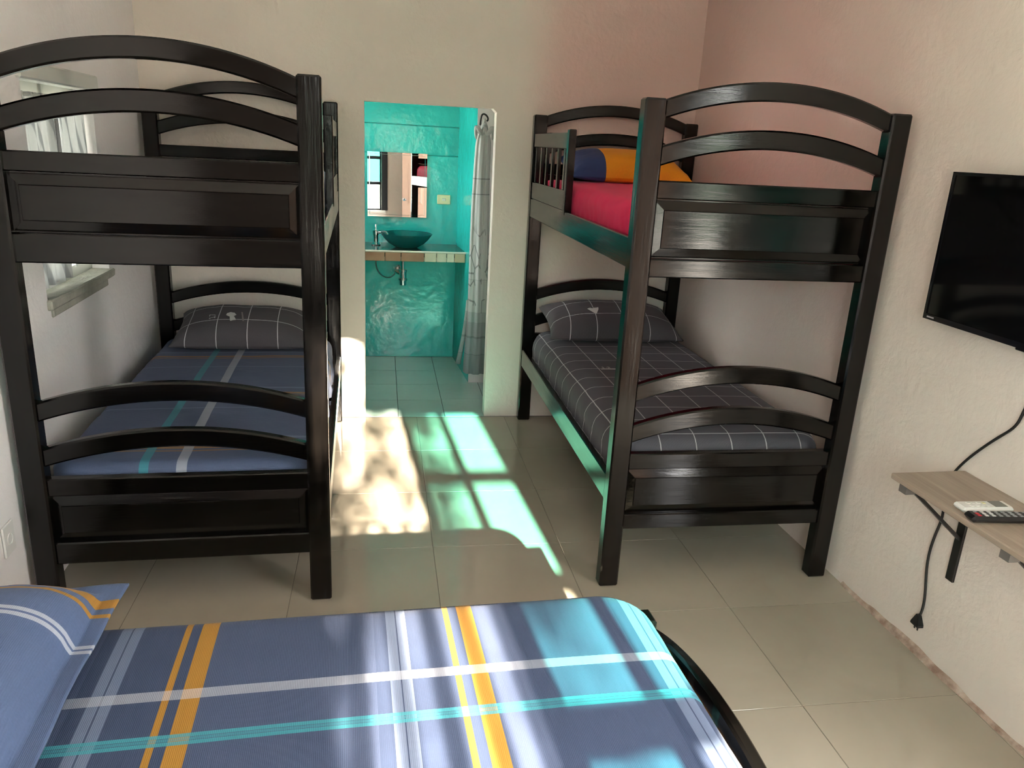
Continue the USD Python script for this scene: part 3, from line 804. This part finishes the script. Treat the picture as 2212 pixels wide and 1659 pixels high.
for i, z in enumerate(zz_i):
    k = 1 + 0.16 * np.sin(7 * th + 1.4 * z) + 0.08 * np.sin(13 * th - 2 * z)
    V.append(np.stack([hw_i[i] * np.cos(th) * (0.85 + 0.15 * k) + 0.006 * math.sin(4 * z), 0.75 * hw_i[i] * np.sin(th) * k, np.full(sd, z)], 1))
V = np.vstack(V)
for i in range(len(zz_i) - 1):
    for j in range(sd):
        k = (j + 1) % sd
        F += [(i * sd + j, i * sd + k, (i + 1) * sd + k), (i * sd + j, (i + 1) * sd + k, (i + 1) * sd + j)]
obj('curtain_cloth', trimesh.Trimesh(V, F, process=False), MM['shower_print'], sc, smooth=True)
# knot ears and the loose left edge
ear = lambda s: tube(spline([(0.0, -0.02, 1.60), (s * 0.03, -0.035, 1.575), (s * 0.05, -0.035, 1.60), (s * 0.055, -0.03, 1.565), (s * 0.05, -0.03, 1.53)], 14), np.interp(np.linspace(0, 1, 14), [0, 0.5, 1], [0.014, 0.016, 0.004]), 10)
obj('knot', cat(ear(-1), ear(1), moved(trimesh.creation.icosphere(2, 0.022), (0, -0.01, 1.605))), MM['shower_print'], sc, smooth=True)
hem = tube(spline([(-0.068, 0.0, 0.50), (-0.075, 0.01, 0.35), (-0.095, 0.015, 0.18), (-0.115, 0.02, 0.055)], 16), np.interp(np.linspace(0, 1, 16), [0, 1], [0.008, 0.018]), 10)
obj('loose_edge', hem, MM['shower_print'], sc, smooth=True)

# ---------------------------------------------------------------- bunk beds
PW, PD = 0.073, 0.058


def foot_frame(b, w, y0, Z, flip=1):
    """One end frame: two posts, four arches, three rails, two raised panels. y0: its near face; flip = -1 turns the panels round."""
    hh = w / 2
    for s in (-1, 1):
        x0, x1 = (-hh, -hh + PW) if s < 0 else (hh - PW, hh)
        obj('post', bx(x0, x1, y0, y0 + PD, 0, 1.77, 0.006), MM['wood_z'], b)
    a, c = -hh + PW - 0.004, hh - PW + 0.004
    ya, yb_ = y0 + 0.012, y0 + 0.047
    for (ze, zp, h) in Z['arches']:
        obj('arched_slat', arch_bar(a, c, ze, zp, h, ya, yb_), MM['wood_x'], b, smooth=25)
    for (z0, z1) in Z['rails']:
        obj('cross_rail', bx(a, c, ya, yb_, z0, z1, 0.004), MM['wood_x'], b)
    for (z0, z1) in Z['panels']:
        if flip > 0:
            m = raised_panel(a, c, z0 + 0.001, z1 - 0.001, y0 + 0.014, y0 + 0.040)
        else:
            m = raised_panel(a, c, z0 + 0.001, z1 - 0.001, 0, 0.026)
            m = rot(m, 180, [0, 0, 1]).apply_translation([0, y0 + PD - 0.014, 0])
        obj('panel', m, MM['wood_x'], b)


def bunk(label, w, L, loc, rz, Z, open_side, group):
    b = thing('bunk_bed', label, 'bunk bed', loc, rz, group)
    foot_frame(b, w, 0.0, Z, 1)
    foot_frame(b, w, L - PD, Z, -1)
    for (z0, z1) in Z['sides']:
        for s in (-1, 1):
            x0, x1 = (-w / 2 + 0.002, -w / 2 + 0.030) if s < 0 else (w / 2 - 0.030, w / 2 - 0.002)
            obj('side_rail', bx(x0, x1, PD - 0.002, L - PD + 0.002, z0, z1, 0.004), MM['wood_y'], b)
        for k in range(7):
            yk = 0.2 + k * (L - 0.4) / 6
            obj('bed_slat', bx(-w / 2 + 0.028, w / 2 - 0.028, yk - 0.035, yk + 0.035, z0 + 0.02, z0 + 0.04, 0.002), MM['wood_x'], b)
    # guard at the head end of the upper deck, on the open side
    s = open_side
    xo = s * (w / 2 - 0.004)
    xi = xo - s * 0.026
    X0, X1 = min(xo, xi), max(xo, xi)
    top = Z['sides'][1][1]
    g0, g1 = L - PD - 0.815, L - PD
    g = obj('guard_rail', cat(bx(X0, X1, g0, g1, top, top + 0.09, 0.003), bx(X0, X1, g0, g1, 1.60, 1.672, 0.003), bx(X0 - 0.004, X1 + 0.004, g0 - 0.03, g0 + 0.012, top - 0.02, 1.685, 0.004)), MM['wood_y'], b)
    for k in range(6):
        yk = g0 + 0.085 + k * (0.815 - 0.13) / 5
        obj('guard_slat', bx(X0 + 0.006, X1 - 0.006, yk - 0.017, yk + 0.017, top + 0.088, 1.602, 0.003), MM['wood_z'], g)
    return b


ZR = dict(arches=[(1.767, 1.842, 0.060), (1.623, 1.693, 0.063), (0.806, 0.876, 0.063), (0.651, 0.721, 0.066)],
          rails=[(1.457, 1.516), (1.195, 1.258), (0.482, 0.543), (0.237, 0.297)], panels=[(1.258, 1.457), (0.297, 0.482)], sides=[(0.345, 0.447), (1.222, 1.325)])
ZL = dict(arches=[(1.760, 1.842, 0.060), (1.630, 1.703, 0.066), (0.756, 0.822, 0.063), (0.601, 0.663, 0.062)],
          rails=[(1.458, 1.516), (1.196, 1.283), (0.436, 0.497), (0.188, 0.266)], panels=[(1.283, 1.458), (0.266, 0.436)], sides=[(0.300, 0.402), (1.222, 1.325)])
RW, LW = 0.944, 0.960
LEN = 1.925
RX, RY = 1.297, 2.498
bunk('black wooden bunk bed at right with a fuchsia mattress on its upper deck', RW, LEN, (RX, RY, 0), 0.1, ZR, -1, 'black bunk beds')
LRZ = 1.6
LX, LY = -0.657, 2.478
bunk('black wooden bunk bed at left, against the wall with the curtained window', LW, LEN - 0.01, (LX, LY, 0), LRZ, ZL, 1, 'black bunk beds')


def on_left(x, y):
    c, s = math.cos(math.radians(LRZ)), math.sin(math.radians(LRZ))
    return LX + c * x - s * y, LY + s * x + c * y


def mattress(label, matname, lx, ly, h, loc, rz, seed, wr=0.008, R=0.10, r=0.05, crown=0.01, step=0.02):
    t = thing('mattress', label, 'mattress', (loc[0], loc[1], loc[2]), rz)
    m, uv = cloth_box(lx, ly, h, R, r, step, wr, seed, crown)
    m.apply_translation([0, 0, h])
    obj('fitted_sheet', m, MM[matname], t, smooth=True, uv=uv)
    return t


# right bunk: lower and upper mattress
mr = mattress('dark grey mattress sheet with a thin white grid on the lower right bunk', 'grid_cloth', 0.862, 1.80, 0.205, (RX - 0.002, RY + 0.96, 0.385), 0, 11, wr=0.010, R=0.12, r=0.085)
mattress('fuchsia pink mattress on the upper deck of the right bunk', 'fuchsia_cloth', 0.866, 1.79, 0.18, (RX, RY + 0.96, 1.262), 0, 12, wr=0.012)
# left bunk
su = [(-0.44, 0.026, OCHRE, 0.65, PU), (-0.41, 0.010, OCHRE, 0.6, PU), (-0.52, 0.02, LIGHT, 0.5, PU), (-0.25, 0.012, LIGHT, 0.35, PU)]
sv = [(-0.13, 0.030, TEAL, 0.75, 0), (-0.01, 0.034, (0.45, 0.48, 0.55), 0.6, 0)]
plaid('plaid_lower_left', (0.075, 0.102, 0.185), su, sv, weave=900)
cx_, cyy = on_left(0.0, 0.955)
t = thing('mattress', 'slate blue plaid mattress sheet with teal lines on the lower left bunk', 'mattress', (cx_, cyy, 0.340), LRZ - 90)
m, uv = cloth_box(1.79, 0.868, 0.190, 0.10, 0.05, 0.012, 0.020, 21, 0.01)
m.apply_translation([0, 0, 0.190])
obj('fitted_sheet', m, MM['plaid_lower_left'], t, smooth=True, uv=uv)
cx_, cyy = on_left(0.0, 0.955)
mattress('pale blue and white mattress on the upper deck of the left bunk', 'pale_cloth', 0.868, 1.79, 0.18, (cx_, cyy, 1.262), LRZ, 14)


def cushion(name, label, matname, a, b, h, loc, rx=0, ry=0, rz=0, **kw):
    t = thing(name, label, 'pillow', loc)
    m, uv = pillow(a, b, h, **kw)
    for deg, ax in ((rx, [1, 0, 0]), (ry, [0, 1, 0]), (rz, [0, 0, 1])):
        if deg:
            m.apply_transform(trimesh.transformations.rotation_matrix(math.radians(deg), ax))
    m.apply_translation([0, 0, -m.bounds[0][2]])
    obj('pillowcase', m, MM[matname], t, smooth=True, uv=uv)
    return t, m


pr, mpr = cushion('pillow', 'dark grey grid pillow with a white heart-like print on the lower right bunk', 'grid_pillow', 0.375, 0.20, 0.105, (1.275, 4.135, 0.594), rx=13, rz=-1, seed=3, wr=0.012)
pl, mpl = cushion('pillow', 'dark grey grid pillow with small white letters on the lower left bunk', 'grid_pillow', 0.340, 0.19, 0.105, (-0.71, 4.12, 0.534), rx=13, rz=1, seed=5, wr=0.010)
cushion('pillow', 'blue and orange two-tone pillow on the fuchsia mattress', 'two_tone_cloth', 0.325, 0.19, 0.095, (1.275, 4.13, 1.444), rx=12, rz=-1, seed=8, wr=0.012)


# printed motifs, flat on the grid cloth: they follow the surface below
def print_on(parent, surf, poly_mesh, x, y, rz, material, lift=0.0015):
    m = poly_mesh.copy()
    m.apply_transform(trimesh.transformations.rotation_matrix(math.radians(rz), [0, 0, 1]))
    m.apply_translation([x, y, 0])
    from scipy.interpolate import NearestNDInterpolator
    n = len(surf.vertices)
    up = surf.vertices[: n // 2] if parent is not mr else surf.vertices
    f = NearestNDInterpolator(up[:, :2], up[:, 2])
    v = m.vertices.copy()
    base = v[:, 2] - v[:, 2].min()
    v[:, 2] = f(v[:, 0], v[:, 1]) + lift + np.minimum(base, 0.0006)
    m.vertices = v
    obj('printed_motif', m, material, parent)


def blob(pts, d=0.0006):
    m = prism(Polygon(pts).buffer(0.003), 0, d)
    return m.subdivide()


heart = [(0.0, -0.035), (0.022, 0.0), (0.030, 0.022), (0.010, 0.020), (0.0, 0.012), (-0.014, 0.022), (-0.030, 0.020), (-0.022, -0.002)]
print_on(pr, mpr, blob(heart), -0.115, -0.07, 6, MM['print_white'])
cloud = [(-0.02, 0.0), (-0.012, 0.016), (0.004, 0.02), (0.018, 0.010), (0.022, -0.012), (0.008, -0.020), (-0.010, -0.014)]
print_on(pl, mpl, meshkit.text_mesh('17', 0.03, 0.0006), -0.125, -0.10, 96, MM['print_white'])
print_on(pl, mpl, blob(cloud), -0.055, -0.06, 20, MM['print_white'])
print_on(pl, mpl, blob([(0.014, -0.014), (0.002, 0.012), (-0.014, 0.012), (-0.008, -0.018)]), -0.04, -0.095, 0, MM['print_white'])
print_on(pl, mpl, blob([(-0.001, -0.04), (0.001, -0.04), (0.001, 0.04), (-0.001, 0.04)]), 0.005, -0.075, 12, MM['print_grey'])
sheet_m, _ = cloth_box(0.862, 1.80, 0.205, 0.12, 0.085, 0.02, 0.010, 11, 0.01)
sheet_m.apply_translation([0, 0, 0.205])
print_on(mr, sheet_m, meshkit.text_mesh('1.2', 0.022, 0.0006), -0.24, 0.02, 0, MM['print_white'])
print_on(mr, sheet_m, blob([(-0.045, -0.001), (0.045, -0.001), (0.045, 0.001), (-0.045, 0.001)]), -0.20, 0.005, 0, MM['print_white'])

# ---------------------------------------------------------------- single bed in the foreground
SBX, SBY, SBR, SZ = -0.20, 1.235, 2.3, 0.497
sb = thing('single_bed', 'black wooden single bed with an arched footboard under the bright plaid mattress', 'bed', (SBX, SBY, 0), SBR)
bw_ = 0.985
FX = 0.954                                  # outer face of the footboard
for s in (-1, 1):
    y0, y1 = (-bw_ / 2, -bw_ / 2 + 0.065) if s < 0 else (bw_ / 2 - 0.065, bw_ / 2)
    obj('post', bx(FX - 0.072, FX, y0, y1, 0, 0.395, 0.006), MM['wood_z'], sb)
    obj('post', bx(-0.900, -0.842, y0, y1, 0, 0.50, 0.006), MM['wood_z'], sb)
    obj('side_rail', bx(-0.845, FX - 0.07, *((-bw_ / 2 + 0.015, -bw_ / 2 + 0.043) if s < 0 else (bw_ / 2 - 0.043, bw_ / 2 - 0.015)), 0.20, 0.30, 0.004), MM['wood_x'], sb)


def turned(m):
    """From a frame across x to one across y."""
    return rot(m, 90, [0, 0, 1])


obj('arched_slat', turned(arch_bar(-bw_ / 2 + 0.06, bw_ / 2 - 0.06, 0.378, 0.470, 0.062, -FX + 0.008, -FX + 0.038)), MM['wood_y'], sb, smooth=25)
obj('arched_slat', turned(arch_bar(-bw_ / 2 + 0.06, bw_ / 2 - 0.06, 0.265, 0.345, 0.055, -FX + 0.008, -FX + 0.038)), MM['wood_y'], sb, smooth=25)
obj('cross_rail', bx(FX - 0.038, FX - 0.008, -bw_ / 2 + 0.06, bw_ / 2 - 0.06, 0.12, 0.20, 0.004), MM['wood_y'], sb)
for k in range(8):
    xk = -0.74 + k * 1.55 / 7
    obj('bed_slat', bx(xk - 0.035, xk + 0.035, -bw_ / 2 + 0.043, bw_ / 2 - 0.043, 0.270, 0.290, 0.002), MM['wood_y'], sb)
plaid_blue('plaid_single', -0.231, 0.170, 0.041)
MLX = 0.0075
mc = math.cos(math.radians(SBR)); ms_ = math.sin(math.radians(SBR))
mattress('blue plaid mattress with ochre, white and teal stripes on the foreground bed', 'plaid_single', 1.785, 0.93, 0.205, (SBX + MLX * mc, SBY + MLX * ms_, SZ - 0.205), SBR, 31, wr=0.006, R=0.13, r=0.055, step=0.016)
su = []
sv = [(0.270, 0.036, OCHRE, 0.95, 0), (0.222, 0.014, OCHRE, 0.95, 0), (0.115, 0.013, WHITE, 0.55, 0), (0.095, 0.013, WHITE, 0.55, 0)]
plaid('plaid_pillow', (0.075, 0.112, 0.22), su, sv, weave=900)
pf, mpf = cushion('pillow', 'blue plaid pillow with ochre stripes and a sewn flange, at the foreground bed head', 'plaid_pillow', 0.265, 0.36, 0.115, (-0.852, 1.385, 0.500), rz=2.3, seed=15, wr=0.012, flange=0.045, low=0.35, n=80, pinch=0.04)

# ---------------------------------------------------------------- right wall: television, shelf, remotes, cord
tvw = thing('television', 'black flat television on the right wall above the shelf', 'television', (xr(1.82), 1.82, 1.36), rz=1.26)
TZ0, TZ1, TY0, TY1 = -0.226, 0.234, -0.42, 0.40
TXF = -0.075
obj('cabinet', cat(bx(TXF + 0.006, TXF + 0.035, TY0, TY1, TZ0, TZ1, 0.004), bx(TXF + 0.03, -0.028, TY0 + 0.15, TY1 - 0.15, TZ0 + 0.03, TZ1 - 0.12, 0.01)), MM['tv_bezel'], tvw)
bez = sbox(TY0, TZ0, TY1, TZ1).difference(sbox(TY0 + 0.010, TZ0 + 0.017, TY1 - 0.010, TZ1 - 0.010))
obj('bezel', up_yz(bez, TXF, TXF + 0.008), MM['tv_bezel'], tvw)
obj('screen', bx(TXF + 0.0035, TXF + 0.007, TY0 + 0.009, TY1 - 0.009, TZ0 + 0.016, TZ1 - 0.009), MM['tv_screen'], tvw)
obj('sensor', bx(TXF + 0.001, TXF + 0.014, -0.03, 0.02, TZ0 - 0.007, TZ0 + 0.004, 0.002), MM['tv_bezel'], tvw)
obj('badge', bx(TXF - 0.0006, TXF + 0.001, TY1 - 0.05, TY1 - 0.018, TZ0 + 0.006, TZ0 + 0.011), MM['mark_grey'], tvw)
obj('badge', bx(TXF - 0.0006, TXF + 0.001, -0.055, -0.02, TZ0 + 0.005, TZ0 + 0.012), MM['mark_grey'], tvw)
obj('wall_mount', bx(-0.03, -0.002, -0.12, 0.12, -0.08, 0.10, 0.003), MM['bracket_black'], tvw)

SHZ = 0.693
sh = thing('wall_shelf', 'grey-brown wood wall shelf on black brackets under the television', 'shelf', (xr(1.6), 1.6, SHZ), rz=1.26)
SH0, SH1 = -0.56, 0.385
obj('board', bx(-0.262, -0.001, SH0, SH1, -0.018, 0.0, 0.003), MM['shelf_wood'], sh)


def bracket(y):
    br = obj('bracket', cat(bx(-0.010, -0.001, y - 0.016, y + 0.016, -0.365, -0.020, 0.001),
                            bx(-0.245, -0.001, y - 0.016, y + 0.016, -0.026, -0.0185, 0.001)), MM['bracket_black'], sh)
    a, b = np.array([-0.225, y, -0.030]), np.array([-0.008, y, -0.215])
    d = b - a; L_ = np.linalg.norm(d)
    bar = bx(0, L_, -0.009, 0.009, -0.005, 0.005, 0.001)
    bar = rot(bar, math.degrees(math.atan2(-d[2], d[0])), [0, 1, 0]).apply_translation(a)
    obj('brace', bar, MM['bracket_black'], br)
    obj('end_cap', up_yz(Polygon([(y - 0.016, -0.019), (y + 0.016, -0.019), (y + 0.016, -0.045), (y - 0.016, -0.045)]), -0.252, -0.218), MM['bracket_grey'], br, label='grey end cap')


bracket(0.335)
bracket(-0.065)

rw = thing('remote_control', 'white air-conditioner remote with a grey display on the wall shelf', 'remote', (1.664, 1.718, SHZ + 0.0005), rz=-2)
rb = bx(-0.078, 0.078, -0.026, 0.026, 0.0, 0.017, 0.007)
obj('case', rb, MM['white_plastic'], rw)
obj('display', bx(0.022, 0.060, -0.018, 0.018, 0.0165, 0.0178, 0.0004), MM['display_grey'], rw)
for i in range(4):
    for j in range(2):
        obj('button', bx(-0.050 + i * 0.016, -0.040 + i * 0.016, -0.014 + j * 0.016, -0.004 + j * 0.016, 0.0165, 0.0186, 0.0008), MM['cream_plastic' if (i, j) == (3, 1) else 'white_plastic'], rw)
rk = thing('remote_control', 'black television remote with a red button lying beside the white remote', 'remote', (1.680, 1.652, SHZ + 0.0005), rz=-6)
obj('case', bx(-0.110, 0.110, -0.024, 0.024, 0.0, 0.019, 0.008), MM['black_plastic'], rk)
for i in range(9):
    for j in range(3):
        mtl = 'red_button' if (i == 0 and j < 2) else 'print_white' if i in (1, 2) else 'mark_grey'
        obj('button', bx(-0.092 + i * 0.020, -0.082 + i * 0.020, -0.016 + j * 0.0115, -0.008 + j * 0.0115, 0.0185, 0.0208, 0.0008), MM[mtl], rk)

pc = thing('power_cord', 'black power cord looping from the television behind the shelf to a loose plug', 'power cord', (0, 0, 0))
wallx = lambda y, off=0.008: xr(y) - off
pts = [(wallx(1.70, 0.035), 1.70, 1.15), (wallx(1.80), 1.80, 1.00), (wallx(1.815), 1.815, 0.975), (wallx(1.833), 1.833, 0.907), (wallx(1.873), 1.873, 0.856), (wallx(1.936), 1.936, 0.786),
       (wallx(2.000), 2.000, 0.70), (wallx(2.035), 2.035, 0.60), (wallx(2.022), 2.022, 0.525), (wallx(2.030), 2.030, 0.45), (wallx(2.036), 2.036, 0.325), (wallx(2.020), 2.020, 0.247), (wallx(2.016), 2.016, 0.140)]
obj('cable', tube(spline(pts, 90), 0.0042, 8), MM['black_rubber'], pc, smooth=True)
px_, py_ = wallx(2.016, 0.012), 2.016
obj('plug', cat(trimesh.convex.convex_hull(np.array([(px_ + sx * 0.006, py_ + sy * 0.006, 0.145) for sx in (-1, 1) for sy in (-1, 1)] + [(px_ + sx * 0.011, py_ + sy * 0.019, 0.112) for sx in (-1, 1) for sy in (-1, 1)] + [(px_ + sx * 0.011, py_ + sy * 0.019, 0.104) for sx in (-1, 1) for sy in (-1, 1)])),
                bx(px_ - 0.001, px_ + 0.001, py_ - 0.010, py_ - 0.005, 0.088, 0.104), bx(px_ - 0.001, px_ + 0.001, py_ + 0.005, py_ + 0.010, 0.088, 0.104)), MM['black_plastic'], pc)

# outlet on the left wall
ol = thing('wall_outlet', 'white square power outlet low on the left wall beside the left bunk', 'outlet', (xl(2.39) + 0.0005, 2.375, 0.345), rz=1.7)
obj('plate', bx(0.0, 0.008, -0.038, 0.038, -0.052, 0.052, 0.003), MM['white_plastic'], ol)
obj('socket', rot(lathe([(0, 0.0), (0.019, 0.0), (0.019, 0.003), (0.016, 0.003), (0.015, 0.001), (0, 0.001)], sides=24), 90, [0, 1, 0]).apply_translation([0.008, 0, 0]), MM['white_plastic'], ol)

# ---------------------------------------------------------------- outdoors, seen in the mirror and through the panes
gr = struct('ground', bx(-30, 30, -30, 12, -0.30, -0.10), MM['concrete'])
struct('wall_garden', bx(-8, 9, -13.2, -13.0, -0.1, 2.7), MM['garden_paint'])
tree = thing('tree', 'leafy green tree outside the big window, seen in the mirror', 'tree', (1.6, -5.2, -0.1))
obj('trunk', tube(spline([(0.9, 0, 0), (0.86, 0.1, 1.2), (0.78, 0.0, 2.2), (0.6, 0.1, 3.2), (0.35, 0.2, 4.4)], 20), np.linspace(0.11, 0.03, 20), 10), MM['bark'], tree, smooth=True)
V, F = [], []
r2 = np.random.default_rng(3)


def leaf(p, s):
    a = r2.normal(size=3); a /= np.linalg.norm(a)
    b = np.cross(a, r2.normal(size=3)); b /= np.linalg.norm(b)
    n = len(V)
    V.extend([p - a * s, p + b * s * 0.42, p + a * s, p - b * s * 0.42])
    F.extend([(n, n + 1, n + 2), (n, n + 2, n + 3)])


# foliage lies in front of the open light and the left column of panes, thinning to the right
SX = 0.07 * 4.7
for c in range(34):
    cx0, cz0 = r2.uniform(0.06, 0.64) + SX, r2.uniform(3.15, 4.30)
    if cx0 > 0.56 + SX and c % 2:
        continue
    for k in range(int(r2.integers(12, 34))):
        leaf(np.array([r2.normal(cx0, 0.035) - 1.6, r2.normal(0.0, 0.30), r2.normal(cz0, 0.055) + 0.1]), r2.uniform(0.035, 0.06))
for c in range(13):
    cx0, cz0 = r2.uniform(0.49, 0.625) + SX, r2.uniform(2.98, 3.75)
    for k in range(int(r2.integers(10, 26))):
        leaf(np.array([r2.normal(cx0, 0.03) - 1.6, r2.normal(0.0, 0.30), r2.normal(cz0, 0.06) + 0.1]), r2.uniform(0.03, 0.055))
# a denser bough to the left of it
for k in range(420):
    zr = r2.uniform(2.75, 3.32) if k < 300 else r2.uniform(3.82, 4.2)
    leaf(np.array([r2.normal(0.005, 0.035) + SX - 1.6, r2.normal(0.0, 0.15), zr + 0.1]), r2.uniform(0.035, 0.06))
for k in range(1500):
    p = np.array([r2.normal(0.35, 0.9), r2.normal(-0.5, 0.5), r2.uniform(1.2, 4.8)])
    if p[0] < 0.35 - 0.0 and p[2] < 4.9 and p[0] > -1.75:
        continue
    leaf(p, r2.uniform(0.05, 0.09))
obj('foliage', trimesh.Trimesh(np.array(V), np.array(F), process=False), MM['leaf'], tree, kind='stuff')
